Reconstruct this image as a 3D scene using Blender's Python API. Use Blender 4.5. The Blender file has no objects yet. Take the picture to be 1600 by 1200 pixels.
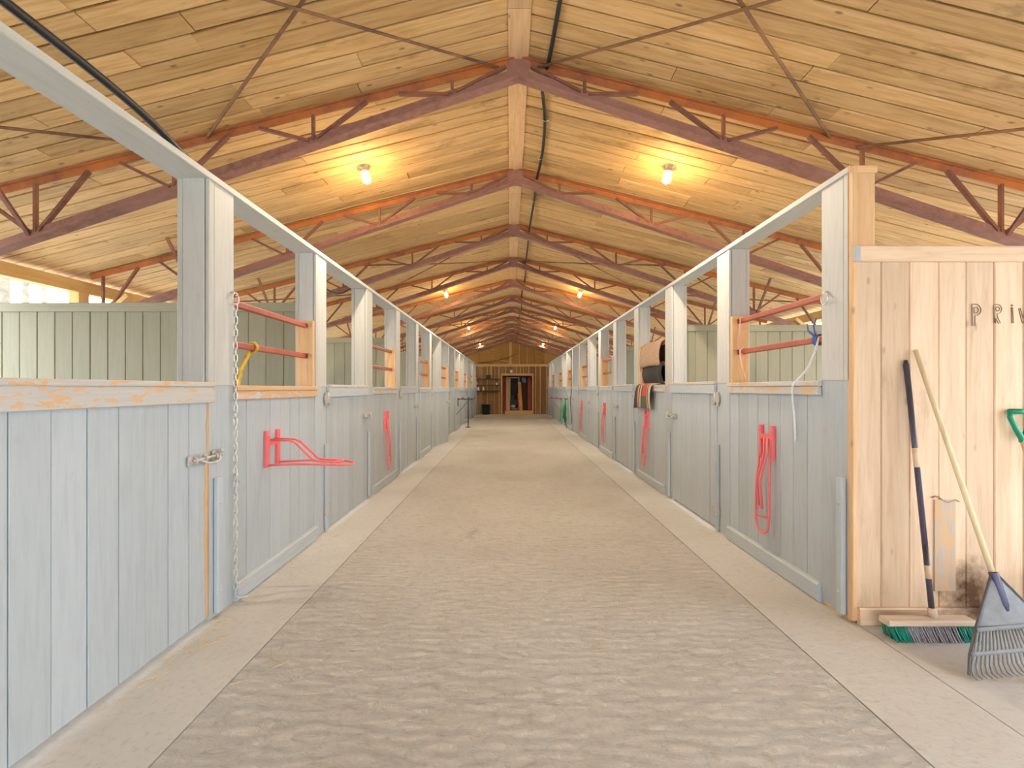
import bpy, bmesh, math, random
from mathutils import Vector, Matrix
random.seed(7)
S = bpy.context.scene
COL = S.collection

# ------------------------------------------------------------------ camera, sky, exposure
# 1600x1200 frame, focal length 750 px, vanishing point of the aisle at (797, 607)
CAMZ = 1.40
cd = bpy.data.cameras.new('camera'); cam = bpy.data.objects.new('camera', cd); COL.objects.link(cam)
cam.location = (0, 0, CAMZ); cam.rotation_euler = (math.pi/2, 0, 0)
cd.sensor_width = 36; cd.lens = 36*750/1600
cd.shift_x = 3/1600; cd.shift_y = 7/1600; cd.clip_start = .02; cd.clip_end = 500
S.camera = cam
W = bpy.data.worlds.new('sky'); S.world = W; W.use_nodes = True
bg = W.node_tree.nodes['Background']; bg.inputs[0].default_value = (.84, .92, 1, 1); bg.inputs[1].default_value = 3.0
S.view_settings.view_transform = 'Standard'; S.view_settings.look = 'None'
S.view_settings.gamma = 1; S.view_settings.use_curve_mapping = False
S.view_settings.exposure = 1.6
LAMP_W = 45
S.cycles.max_bounces = 14; S.cycles.diffuse_bounces = 8; S.cycles.sample_clamp_indirect = 6
S.cycles.use_denoising = True

# ------------------------------------------------------------------ layout (metres)
WL, WR = 1.81, 2.04          # stall fronts left / right of the camera
XO = 5.10                    # outer walls
RX = .065                    # ridge
YE = 26.25                   # end wall
Y0 = -6.0                    # front end, set back behind the camera to even the light
ZR = 4.015                   # plank underside at the ridge
SL = .25                     # roof slope
def FE(i): return 3.14+1.585*i      # far edge of stall post i
def NE(i): return FE(i)-.26         # near edge
def roofz(x): return ZR-SL*abs(x-RX)
HDR = {'L': 2.70, 'R': 2.735}; SILL = {'L': 1.42, 'R': 1.452}
BAR = {'L': (1.98, 1.70), 'R': (2.02, 1.735)}

# ------------------------------------------------------------------ materials
MATS = {}
def nt(name):
    m = bpy.data.materials.new(name); m.use_nodes = True
    t = m.node_tree; return m, t, t.nodes, t.links, t.nodes['Principled BSDF']
def ramp(n, l, src, stops, interp='LINEAR'):
    r = n.new('ShaderNodeValToRGB'); r.color_ramp.interpolation = interp
    e = r.color_ramp.elements
    while len(e) < len(stops): e.new(.5)
    for k, (p, c) in enumerate(stops):
        e[k].position = p; e[k].color = (*c, 1) if len(c) == 3 else c
    l.new(src, r.inputs[0]); return r.outputs[0]
def mixc(n, l, f, a, b, mode='MIX'):
    x = n.new('ShaderNodeMix'); x.data_type = 'RGBA'; x.blend_type = mode
    for s, v in ((0, f), (6, a), (7, b)):
        if isinstance(v, bpy.types.NodeSocket): l.new(v, x.inputs[s])
        elif s == 0: x.inputs[0].default_value = v
        else: x.inputs[s].default_value = (*v, 1)
    return x.outputs[2]
def coords(n, l, scale, rnd=True):
    tc = n.new('ShaderNodeTexCoord'); mp = n.new('ShaderNodeMapping'); mp.inputs['Scale'].default_value = scale
    if rnd:
        oi = n.new('ShaderNodeObjectInfo'); mu = n.new('ShaderNodeMath'); mu.operation = 'MULTIPLY'; mu.inputs[1].default_value = 37
        l.new(oi.outputs['Random'], mu.inputs[0])
        ad = n.new('ShaderNodeVectorMath'); ad.operation = 'ADD'
        l.new(tc.outputs['Object'], ad.inputs[0]); l.new(mu.outputs[0], ad.inputs[1]); l.new(ad.outputs[0], mp.inputs[0])
        return mp.outputs[0], oi.outputs['Random']
    l.new(tc.outputs['Object'], mp.inputs[0]); return mp.outputs[0], None
def noise(n, l, vec, scale, detail=4, rough=.55, dist=0):
    x = n.new('ShaderNodeTexNoise'); x.inputs['Scale'].default_value = scale; x.inputs['Detail'].default_value = detail
    x.inputs['Roughness'].default_value = rough; x.inputs['Distortion'].default_value = dist
    l.new(vec, x.inputs['Vector']); return x.outputs['Fac']
def bump(n, l, p, h, s, d=.01):
    b = n.new('ShaderNodeBump'); b.inputs['Strength'].default_value = s; b.inputs['Distance'].default_value = d
    l.new(h, b.inputs['Height']); l.new(b.outputs[0], p.inputs['Normal'])
def axscale(ax, along, across):
    return tuple(along if a == ax else across for a in 'XYZ')
def paint(ax, wear=.0, base=(.44, .495, .53), key='paint'):
    """brushed grey paint over boards, bare wood showing where it has rubbed off"""
    k = (key, ax, wear)
    if k in MATS: return MATS[k]
    m, t, n, l, p = nt('%s_%s' % (key, ax.lower()))
    v, r = coords(n, l, axscale(ax, 1.2, 14)); g = noise(n, l, v, 3, 5, .6, .4)
    v2, _ = coords(n, l, (1, 1, 1)); s = noise(n, l, v2, 6, 5, .65)
    b = tuple(base)
    c = ramp(n, l, g, [(.25, tuple(x*.90 for x in b)), (.5, b), (.8, tuple(min(1, x*1.07) for x in b))])
    c = mixc(n, l, ramp(n, l, s, [(.62, (0, 0, 0)), (.74, (.35, .35, .35))]), c, (.40, .36, .29))
    rr = ramp(n, l, r, [(0, (.92, .92, .91)), (1, (1.05, 1.05, 1.06))]); c = mixc(n, l, 1, c, rr, 'MULTIPLY')
    wv, _ = coords(n, l, axscale(ax, 3, 9)); wn = noise(n, l, wv, 2.2, 7, .7)
    wf = ramp(n, l, wn, [(.70-wear, (0, 0, 0)), (.73-wear, (1, 1, 1))])
    c = mixc(n, l, wf, c, (.62, .40, .22))
    l.new(c, p.inputs['Base Color']); p.inputs['Roughness'].default_value = .62
    bump(n, l, p, g, .25, .004); MATS[k] = m; return m
def wood(ax, key, dark, mid, light, knots=.5, stain=False, rough=.7):
    k = (key, ax)
    if k in MATS: return MATS[k]
    m, t, n, l, p = nt('%s_%s' % (key, ax.lower()))
    v, r = coords(n, l, axscale(ax, .9, 13)); g = noise(n, l, v, 2.4, 6, .62, .8)
    c = ramp(n, l, g, [(.22, dark), (.5, mid), (.78, light)])
    kv, _ = coords(n, l, axscale(ax, 2.6, 6)); vo = n.new('ShaderNodeTexVoronoi'); vo.inputs['Scale'].default_value = 1.5
    l.new(kv, vo.inputs['Vector'])
    kf = ramp(n, l, vo.outputs['Distance'], [(.04, (knots,)*3), (.13, (0, 0, 0))])
    c = mixc(n, l, kf, c, tuple(x*.32 for x in mid))
    bv, _ = coords(n, l, axscale(ax, .8, 2.0)); bl = noise(n, l, bv, 1.6, 5, .7)
    c = mixc(n, l, ramp(n, l, bl, [(.565, (0, 0, 0)), (.72, (.7,)*3)] if stain else [(.60, (0, 0, 0)), (.80, (.55,)*3)]), c, tuple(x*.45 for x in dark))
    rr = ramp(n, l, r, [(0, (.78, .75, .70)), (.5, (1, 1, 1)), (1, (1.12, 1.10, 1.08))]); c = mixc(n, l, 1, c, rr, 'MULTIPLY')
    l.new(c, p.inputs['Base Color']); p.inputs['Roughness'].default_value = rough
    bump(n, l, p, g, .3, .004); MATS[k] = m; return m
def rust(key, a, b, c3, scale=9, rough=.75, metal=.0):
    if key in MATS: return MATS[key]
    m, t, n, l, p = nt(key); v, r = coords(n, l, (1, 1, 1)); g = noise(n, l, v, scale, 6, .7); g2 = noise(n, l, v, 1.3, 3, .5)
    c = ramp(n, l, g, [(.3, a), (.55, b), (.75, c3)])
    c = mixc(n, l, ramp(n, l, g2, [(.45, (0, 0, 0)), (.65, (.7, .7, .7))]), c, c3)
    l.new(c, p.inputs['Base Color']); p.inputs['Roughness'].default_value = rough; p.inputs['Metallic'].default_value = metal
    bump(n, l, p, g, .25, .003); MATS[key] = m; return m
def plain(key, col, rough=.5, metal=0., var=.12, scale=12, bumps=0., emit=None):
    if key in MATS: return MATS[key]
    m, t, n, l, p = nt(key); v, r = coords(n, l, (1, 1, 1)); g = noise(n, l, v, scale, 4, .6)
    c = ramp(n, l, g, [(.25, tuple(x*(1-var) for x in col)), (.75, tuple(min(1, x*(1+var)) for x in col))])
    l.new(c, p.inputs['Base Color']); p.inputs['Roughness'].default_value = rough; p.inputs['Metallic'].default_value = metal
    if bumps: bump(n, l, p, g, bumps, .004)
    if emit: p.inputs['Emission Color'].default_value = (*emit[0], 1); p.inputs['Emission Strength'].default_value = emit[1]
    MATS[key] = m; return m

def ceil_wood(ax): return wood(ax, 'ceiling_plank', (.42, .235, .075), (.66, .415, .175), (.77, .545, .285), .9, True)
def raw_wood(ax): return wood(ax, 'raw_timber', (.60, .36, .17), (.72, .47, .25), (.80, .57, .34), .5)
def pale_wood(ax): return wood(ax, 'bare_board', (.58, .40, .255), (.70, .52, .355), (.77, .60, .43), .45)
def brown_wood(ax): return wood(ax, 'brown_board', (.22, .11, .045), (.34, .18, .075), (.46, .27, .12), .5)
def stud_wood(ax): return wood(ax, 'stud_timber', (.50, .30, .10), (.62, .39, .15), (.70, .47, .20), .3)
RAW_EDGE = .10
STEEL_B = rust('bottom_chord_steel', (.20, .085, .06), (.31, .15, .115), (.38, .20, .16), 14)
STEEL_T = rust('top_chord_steel', (.27, .085, .04), (.42, .15, .055), (.62, .20, .035), 7)
STEEL_W = rust('web_steel', (.15, .06, .04), (.23, .10, .07), (.33, .13, .06), 12)
ROD = rust('bracing_rod', (.10, .05, .03), (.22, .11, .06), (.40, .20, .07), 5)
BARRED = rust('red_oxide_bar', (.26, .055, .035), (.36, .085, .055), (.42, .11, .07), 10, .5)
PINK = plain('coral_red_enamel', (.86, .16, .175), .4, 0, .08)
GALV = plain('galvanised_steel', (.62, .63, .63), .38, .75, .2, 20)
OLDMETAL = plain('painted_over_hardware', (.50, .49, .46), .5, .25, .25, 25)
BLACK = plain('black_rubber', (.022, .022, .024), .5, 0, .3)
BLACKSTEEL = plain('black_steel', (.03, .028, .027), .45, .3, .3)

# ------------------------------------------------------------------ mesh helpers
MESH = {}
def setp(o, label=None, cat=None, group=None, kind=None):
    if label: o['label'] = label
    if cat: o['category'] = cat
    if group: o['group'] = group
    if kind: o['kind'] = kind
    return o
def link(name, me, parent=None, loc=(0, 0, 0), rot=(0, 0, 0)):
    o = bpy.data.objects.new(name, me); COL.objects.link(o)
    if parent is not None:
        o.parent = parent; loc = Vector(loc); q = parent
        while q is not None: loc = loc-q.location; q = q.parent
    o.location = loc; o.rotation_euler = rot; return o
def empty(name, loc, label=None, cat=None, group=None, kind=None):
    o = bpy.data.objects.new(name, None); COL.objects.link(o); o.location = loc; o.empty_display_size = .1
    return setp(o, label, cat, group, kind)
def boxmesh(d, mat, ch=.004):
    """board with its four long edges chamfered"""
    d = tuple(round(x, 4) for x in d); k = (d, mat.name, ch)
    if k in MESH: return MESH[k]
    ax = max(range(3), key=lambda i: d[i]); a, b = [i for i in range(3) if i != ax]
    ha, hb, hl = d[a]/2, d[b]/2, d[ax]/2; c = min(ch, ha*.45, hb*.45)
    ring = [(-ha+c, -hb), (ha-c, -hb), (ha, -hb+c), (ha, hb-c), (ha-c, hb), (-ha+c, hb), (-ha, hb-c), (-ha, -hb+c)]
    vs = []
    for s in (-hl, hl):
        for (p, q) in ring:
            v = [0, 0, 0]; v[ax] = s; v[a] = p; v[b] = q; vs.append(v)
    fs = [(i, (i+1) % 8, 8+(i+1) % 8, 8+i) for i in range(8)]+[tuple(range(7, -1, -1)), tuple(range(8, 16))]
    me = bpy.data.meshes.new('board'); me.from_pydata(vs, [], fs); fixn(me); me.materials.append(mat); MESH[k] = me; return me
def fixn(me):
    bm = bmesh.new(); bm.from_mesh(me); bmesh.ops.recalc_face_normals(bm, faces=bm.faces); bm.to_mesh(me); bm.free()
ordn = ['first', 'second', 'third', 'fourth', 'fifth', 'sixth', 'seventh', 'eighth', 'ninth', 'tenth', 'eleventh', 'twelfth', 'thirteenth', 'fourteenth', 'fifteenth']
def longax(d): return 'XYZ'[max(range(3), key=lambda i: d[i])]
def box(name, lo, hi, mat, parent=None, ch=.004, rot=(0, 0, 0)):
    d = tuple(hi[i]-lo[i] for i in range(3)); c = tuple((hi[i]+lo[i])/2 for i in range(3))
    if callable(mat): mat = mat(longax(d))
    return link(name, boxmesh(d, mat, ch), parent, c, rot)
class MB:
    """collects shapes into one mesh (world coordinates)"""
    def __init__(s): s.v = []; s.f = []; s.sm = []; s.mi = []
    def add(s, vs, fs, smooth=False, mi=0):
        o = len(s.v); s.v += [tuple(x) for x in vs]; s.f += [tuple(i+o for i in f) for f in fs]
        s.sm += [smooth]*len(fs); s.mi += [mi]*len(fs)
    def box(s, lo, hi, mi=0):
        (a, b, c), (d, e, f) = lo, hi
        s.add([(a, b, c), (d, b, c), (d, e, c), (a, e, c), (a, b, f), (d, b, f), (d, e, f), (a, e, f)],
              [(0, 3, 2, 1), (4, 5, 6, 7), (0, 1, 5, 4), (1, 2, 6, 5), (2, 3, 7, 6), (3, 0, 4, 7)], mi=mi)
    def tube(s, pts, r, n=8, closed=False, mi=0, smooth=True):
        pts = [Vector(p) for p in pts]; N = len(pts); rs = r if isinstance(r, (list, tuple)) else [r]*N
        T = []
        for i in range(N):
            if closed: t = pts[(i+1) % N]-pts[i-1]
            else: t = pts[min(i+1, N-1)]-pts[max(i-1, 0)]
            T.append(t.normalized() if t.length > 1e-9 else Vector((0, 0, 1)))
        up = Vector((0, 0, 1)) if abs(T[0].z) < .9 else Vector((1, 0, 0))
        u = T[0].cross(up).normalized(); vs = []
        for i in range(N):
            u = (u-T[i]*u.dot(T[i]))
            u = u.normalized() if u.length > 1e-6 else T[i].orthogonal().normalized()
            w = T[i].cross(u)
            for k in range(n):
                a = 2*math.pi*k/n+math.pi/n; vs.append(pts[i]+(u*math.cos(a)+w*math.sin(a))*rs[i])
        fs = []
        for i in range(N if closed else N-1):
            j = (i+1) % N
            for k in range(n): fs.append((i*n+k, i*n+(k+1) % n, j*n+(k+1) % n, j*n+k))
        if not closed: fs += [tuple(range(n-1, -1, -1)), tuple((N-1)*n+k for k in range(n))]
        s.add(vs, fs, smooth, mi)
    def bar(s, A, B, w, h, up=(0, 0, 1), mi=0):
        """rectangular bar from A to B, w across, h along 'up'"""
        A, B = Vector(A), Vector(B); t = (B-A).normalized(); u = t.cross(Vector(up)); u.normalize(); v = u.cross(t)
        vs = [P+u*a*w/2+v*b*h/2 for P in (A, B) for (a, b) in ((-1, -1), (1, -1), (1, 1), (-1, 1))]
        s.add(vs, [(0, 1, 2, 3), (7, 6, 5, 4), (0, 4, 5, 1), (1, 5, 6, 2), (2, 6, 7, 3), (3, 7, 4, 0)], mi=mi)
    def prism(s, A, B, prof, up=(0, 0, 1), mi=0):
        A, B = Vector(A), Vector(B); t = (B-A).normalized(); u = t.cross(Vector(up)).normalized(); v = u.cross(t); n = len(prof)
        vs = [P+u*a+v*b for P in (A, B) for a, b in prof]
        s.add(vs, [(i, (i+1) % n, n+(i+1) % n, n+i) for i in range(n)]+[tuple(range(n-1, -1, -1)), tuple(range(n, 2*n))], mi=mi)
    def lathe(s, o, axis, prof, n=16, mi=0, smooth=True):
        """prof: (radius, distance along axis)"""
        o = Vector(o); a = Vector(axis).normalized(); u = a.orthogonal().normalized(); w = a.cross(u); vs = []
        for r, h in prof:
            for k in range(n):
                t = 2*math.pi*k/n; vs.append(o+a*h+(u*math.cos(t)+w*math.sin(t))*r)
        fs = [(i*n+k, i*n+(k+1) % n, (i+1)*n+(k+1) % n, (i+1)*n+k) for i in range(len(prof)-1) for k in range(n)]
        fs += [tuple(range(n-1, -1, -1)), tuple((len(prof)-1)*n+k for k in range(n))]
        s.add(vs, fs, smooth, mi)
    def sheet(s, P, thick, mi=0):
        """grid of points P[i][j] turned into a thin closed sheet"""
        ni, nj = len(P), len(P[0]); top = []; bot = []
        for i in range(ni):
            for j in range(nj):
                a = Vector(P[min(i+1, ni-1)][j])-Vector(P[max(i-1, 0)][j]); b = Vector(P[i][min(j+1, nj-1)])-Vector(P[i][max(j-1, 0)])
                nn = a.cross(b); nn = nn.normalized() if nn.length > 1e-9 else Vector((0, 0, 1)); q = Vector(P[i][j])
                top.append(q+nn*thick/2); bot.append(q-nn*thick/2)
        N = ni*nj; fs = []
        for i in range(ni-1):
            for j in range(nj-1):
                a = i*nj+j; fs.append((a, a+1, a+nj+1, a+nj)); fs.append((N+a, N+a+nj, N+a+nj+1, N+a+1))
        edge = [i for i in range(nj)]+[i*nj+nj-1 for i in range(1, ni)]+[(ni-1)*nj+j for j in range(nj-2, -1, -1)]+[i*nj for i in range(ni-2, 0, -1)]
        for a, b in zip(edge, edge[1:]+edge[:1]): fs.append((a, N+a, N+b, b))
        s.add(top+bot, fs, True, mi)
    def build(s, name, mats, parent=None, at=None):
        if not isinstance(mats, (list, tuple)): mats = [mats]
        at = Vector(at) if at is not None else Vector((0, 0, 0))
        me = bpy.data.meshes.new(name); me.from_pydata([Vector(v)-at for v in s.v], [], s.f)
        me.polygons.foreach_set('use_smooth', s.sm); me.polygons.foreach_set('material_index', s.mi)
        fixn(me)
        for m in mats: me.materials.append(m)
        return link(name, me, parent, at)
def copy_tree(o, parent=None, loc=None):
    c = o.copy(); COL.objects.link(c); c.parent = parent
    if loc is not None: c.location = loc
    for ch in [x for x in o.children]: copy_tree(ch, c)
    return c
def at(side, u, v, z):
    """u along the aisle, v out of the stall front into the aisle"""
    return (-WL+v, u, z) if side == 'L' else (WR-v, u, z)
def abox(name, side, u0, u1, v0, v1, z0, z1, mat, parent=None, ch=.004):
    a, b = at(side, u0, v0, z0), at(side, u1, v1, z1)
    lo = tuple(min(p, q) for p, q in zip(a, b)); hi = tuple(max(p, q) for p, q in zip(a, b))
    return box(name, lo, hi, mat, parent, ch)

# ------------------------------------------------------------------ ground and floor
def concrete(key, a, b, c3, rough_relief):
    m, t, n, l, p = nt(key); v, _ = coords(n, l, (1, 1, 1), False); big = noise(n, l, v, .55, 6, .6, .3); fine = noise(n, l, v, 26, 6, .7)
    c = ramp(n, l, big, [(.32, a), (.5, b), (.68, c3)])
    c = mixc(n, l, ramp(n, l, fine, [(.30, (.5,)*3), (.48, (0, 0, 0))]), c, tuple(x*.72 for x in a))
    sp = noise(n, l, v, 1.7, 7, .75); c = mixc(n, l, ramp(n, l, sp, [(.62, (0, 0, 0)), (.80, (.55,)*3)]), c, (.34, .26, .18))
    v2, _ = coords(n, l, (1, 2.2, 1), False); r = noise(n, l, v2, 9, 7, .68, .6)
    if rough_relief > .5:
        c = mixc(n, l, ramp(n, l, r, [(.36, (.6,)*3), (.46, (0, 0, 0))]), c, tuple(x*.80 for x in a))
        g3 = noise(n, l, v2, 60, 3, .7); c = mixc(n, l, ramp(n, l, g3, [(.60, (0, 0, 0)), (.72, (.6,)*3)]), c, (.74, .72, .68))
        # worn dirty track in the slab
        tc = n.new('ShaderNodeTexCoord'); mp = n.new('ShaderNodeMapping'); mp.inputs['Location'].default_value = (.40, -4.6, 0); l.new(tc.outputs['Object'], mp.inputs[0])
        sc = n.new('ShaderNodeVectorMath'); sc.operation = 'MULTIPLY'; sc.inputs[1].default_value = (2.2, .45, 0); l.new(mp.outputs[0], sc.inputs[0])
        le = n.new('ShaderNodeVectorMath'); le.operation = 'LENGTH'; l.new(sc.outputs[0], le.inputs[0]); q = noise(n, l, v, 5, 6, .75, 1.2)
        ad = n.new('ShaderNodeMath'); ad.operation = 'MULTIPLY_ADD'; ad.inputs[1].default_value = 1.7; l.new(q, ad.inputs[0]); l.new(le.outputs['Value'], ad.inputs[2])
        c = mixc(n, l, ramp(n, l, ad.outputs[0], [(.70, (.55,)*3), (.98, (0, 0, 0))]), c, (.30, .235, .165))
    l.new(c, p.inputs['Base Color']); p.inputs['Roughness'].default_value = .85
    bump(n, l, p, r, rough_relief, .055); return m
CEN = concrete('rough_concrete', (.52, .495, .455), (.60, .58, .545), (.65, .64, .615), .9)
SIDE = concrete('smooth_concrete', (.46, .45, .43), (.53, .53, .515), (.585, .595, .59), .25)
DIRT = plain('stall_bedding', (.36, .25, .15), .95, 0, .3, 8, .5)
GRASS = plain('pale_outdoor_ground', (.58, .57, .52), .95, 0, .15, 3, .3)  # unseen ground, colour raised to bounce more light up to the ceiling
m = MB(); m.box((-70, -60, -.12), (70, 90, -.055)); g = m.build('ground', GRASS); setp(g, 'pale open ground around the barn', 'ground', kind='structure')
m = MB(); m.box((-XO, Y0-1, -.055), (XO, YE+3, -.012)); fl = m.build('floor', DIRT); setp(fl, 'earth floor of the barn below the concrete aisle', 'floor', kind='structure')
def slab(x0, x1, y0, y1, mat, z=0.):
    m = MB(); m.box((x0, y0, -.05), (x1, y1, z)); o = m.build('slab', mat, fl); return o
JL, JR = -1.335, 1.565
slab(JL+.003, JR-.003, Y0-1, YE, CEN)['label'] = 'rough middle slab of the aisle'
slab(-WL-.25, JL-.003, Y0-1, YE, SIDE, .002); slab(JR+.003, WR+.02, Y0-1, YE, SIDE, .002)
slab(WR+.028, XO-.1, Y0-1, 2.9, SIDE, .001)

# ------------------------------------------------------------------ roof: deck, planks, ridge board, trusses
TH = math.atan(SL); CO = math.cos(TH)
DARK = plain('roof_underlay', (.10, .055, .025), .9)
m = MB()
for s in (-1, 1):
    a = (RX, ZR); b = (RX+s*5.65, ZR-SL*5.65); lift = .028
    vs = [(x, y, z+dz) for y in (Y0, YE+.1) for (x, z) in (a, b) for dz in (lift, lift+.05)]
    m.add(vs, [(0, 1, 3, 2), (4, 6, 7, 5), (0, 2, 6, 4), (1, 5, 7, 3), (2, 3, 7, 6), (0, 4, 5, 1)])
ce = m.build('ceiling', DARK); setp(ce, 'sloping plank ceiling under the barn roof', 'ceiling', kind='structure')
PW = .153; far = MB(); yy = Y0; nC = int((YE-Y0)/PW)
LEN = 5.62/CO
for s in (-1, 1):
    for c in range(nC):
        y = Y0+c*PW+PW/2
        cuts = sorted(random.sample([1.22, 2.05, 2.44, 3.3, 3.66, 4.5], random.choice((1, 2, 2))))
        cuts = [0.0]+[q+random.uniform(-.05, .05) for q in cuts]+[LEN]
        for a, b in zip(cuts, cuts[1:]):
            mid = (a+b)/2; dz = random.uniform(-.003, .003)
            L = round(b-a-.004, 2); x = RX+s*mid*CO; z = ZR-SL*mid*CO+.012+dz
            if 1.25 < y < 8.1:
                link('plank', boxmesh((L, PW-.013, .022), ceil_wood('X'), .008), ce, (x, y, z), (random.uniform(-.012, .012), s*TH, 0))
            else:
                p0 = (RX+s*a*CO, ZR-SL*a*CO); p1 = (RX+s*(b-.004)*CO, ZR-SL*(b-.004)*CO)
                vs = [(px, y+e, pz+d+dz) for e in (-PW/2+.009, PW/2-.009) for (px, pz) in (p0, p1) for d in (0, .022)]
                far.add(vs, [(0, 1, 3, 2), (4, 6, 7, 5), (0, 2, 6, 4), (1, 5, 7, 3), (2, 3, 7, 6), (0, 4, 5, 1)])
o = far.build('plank', ceil_wood('X'), ce); o['kind'] = 'stuff'
# ridge board in lengths
for a in range(11):
    y0 = Y0+a*3.09
    box('ridge_board', (RX-.08, y0, ZR-.03), (RX+.08, min(y0+3.085, YE), ZR-.008), raw_wood, ce)

TY = [1.86+1.91*k for k in range(-4, 13)]
def make_truss(y):
    t = empty('roof_truss', (RX, y, 2.2), 'rust-red steel roof truss of angle iron with zigzag webs under the plank ceiling', 'roof truss', 'steel trusses along the barn roof')
    zt = lambda x: 4.0-SL*x; zb = lambda x: 3.83-.333*x
    for s in (-1, 1):
        m = MB(); m.prism((RX, y, zt(0)-.03), (RX+s*5.02, y, zt(5.02)-.03), [(-.03, .03), (.03, .03), (.03, .022), (.006, .022), (.006, -.03), (-.006, -.03), (-.006, .022), (-.03, .022)])
        m.build('top_chord', STEEL_T, t, (RX, y, 2.2))
        m = MB(); m.prism((RX, y, zb(0)+.04), (RX+s*5.02, y, zb(5.02)+.04), [(-.05, -.04), (.05, -.04), (.05, -.028), (.008, -.028), (.008, .045), (-.008, .045), (-.008, -.028), (-.05, -.028)])
        m.build('bottom_chord', STEEL_B, t, (RX, y, 2.2))
        for k in range(5):
            xb = .52+1.09*k; B = zb(xb)+.07
            for xt in (xb-.42, xb, xb+.42):
                if xt > 5.0: continue
                x1 = xb+(.03 if xt > xb else -.03 if xt < xb else 0)
                m = MB(); m.bar((RX+s*x1, y, zb(x1)+.06), (RX+s*xt, y, zt(xt)-.05), .022, .036 if xt != xb else .03, (0, 1, 0))
                m.build('web_bar', STEEL_W, t, (RX, y, 2.2))
        # flange brace from the bottom chord up to the deck
        m = MB(); m.bar((RX+s*3.84, y, zb(3.84)+.05), (RX+s*3.84, y-.40, roofz(RX+3.84)+.004), .02, .032, (1, 0, 0)); m.build('flange_brace', STEEL_W, t, (RX, y, 2.2))
    m = MB(); m.box((RX-.09, y-.009, 3.80), (RX+.09, y+.009, 3.985)); m.build('ridge_plate', STEEL_B, t, (RX, y, 2.2))
    return t
tr = make_truss(TY[0])
TL = {5: 'rusty steel roof truss just before the first pair of ceiling lamps', 6: 'rusty steel roof truss just past the first pair of ceiling lamps'}
for k, y in enumerate(TY):
    t = tr if k == 0 else copy_tree(tr, None, (RX, y, 2.2))
    if k in TL: t['label'] = TL[k]
    elif k > 6: t['label'] = '%s rusty steel roof truss past the first pair of ceiling lamps' % ordn[k-6]
# rod cross bracing in the roof plane
for (ya, yb) in ((TY[4], TY[5]), (TY[7], TY[8]), (TY[11], TY[12])):
    for s in (-1, 1):
        for (xa, xb) in ((.15, 2.45), (2.65, 4.85)):
            for (p, q) in ((xa, xb), (xb, xa)):
                m = MB(); A = Vector((RX+s*p, ya, roofz(RX+p)-.035)); B = Vector((RX+s*q, yb, roofz(RX+q)-.035))
                if p > q: A.z -= .022; B.z -= .022
                m.tube([A, A.lerp(B, .5)-Vector((0, 0, .012)), B], .011, 6)
                o = m.build('bracing_rod', ROD, None, A)
                setp(o, 'thin rusty bracing rod slanting between two roof trusses', 'bracing rod', 'rod bracing under the roof')

# ------------------------------------------------------------------ outer walls, eaves
for s, nm in ((-1, 'left'), (1, 'right')):
    m = MB(); z = -.02
    for k in range(4): m.box((s*XO-.02, Y0, z), (s*XO+.02, YE, z+.155)); z += .16  # unseen wall kept low to let more side light in
    o = m.build('wall_%s' % nm, paint('Y')); setp(o, 'low grey board outer wall of the barn on the %s side, open to daylight above' % nm, 'wall', kind='structure')
    box('trim_%d' % (1 if s < 0 else 2), (s*XO-.05, Y0, 2.53), (s*XO+.05, YE, 2.67), stud_wood)
    o = bpy.data.objects['trim_%d' % (1 if s < 0 else 2)]; setp(o, 'long timber eave beam above the open %s side' % nm, 'beam', kind='structure')
    for y in TY:
        e = empty('eave_post', (s*XO, y, 0), 'timber eave post with diagonal brace carrying a truss end', 'post', 'eave posts along the open sides')
        box('post', (s*XO-.06, y-.07, -.02), (s*XO+.06, y+.07, 2.53), stud_wood, e)
        m = MB(); m.bar((s*(XO-.05), y, 2.02), (s*(XO-.60), y, 2.50), .05, .09, (0, 1, 0)); m.build('brace', stud_wood('Z'), e, (s*XO, y, 0))

# ------------------------------------------------------------------ stall fronts
POSTM = (.505, .51, .485)
def pp(ax): return paint(ax, -.06, POSTM, 'post_paint')
def pw(ax): return paint(ax, .16, (.52, .52, .50), 'worn_sill_paint')
def pb(ax): return paint(ax, 0.)
def pdoor(ax): return paint(ax, -.02)
ordn = ['first', 'second', 'third', 'fourth', 'fifth', 'sixth', 'seventh', 'eighth', 'ninth', 'tenth', 'eleventh', 'twelfth', 'thirteenth', 'fourteenth', 'fifteenth']
WHAT = {('L', 0): 'grey stall post with a long steel chain hung from a ring',
        ('L', 1): 'grey stall post behind the extended red saddle rack, hinges on its far side',
        ('L', 2): 'grey stall post between the first latched door and a folded red rack',
        ('L', 4): 'grey stall post with a chain, close before the door left ajar',
        ('R', 0): 'grey corner post with bare wood face beside the lettered board wall',
        ('R', 1): 'grey stall post with pink twine, past the window with a white rope',
        ('R', 2): 'grey stall post right before the hanging blankets',
        ('R', 3): 'grey stall post on the far side of the hanging blankets',
        ('R', 4): 'grey stall post with a chain, past the blankets'}
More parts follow.
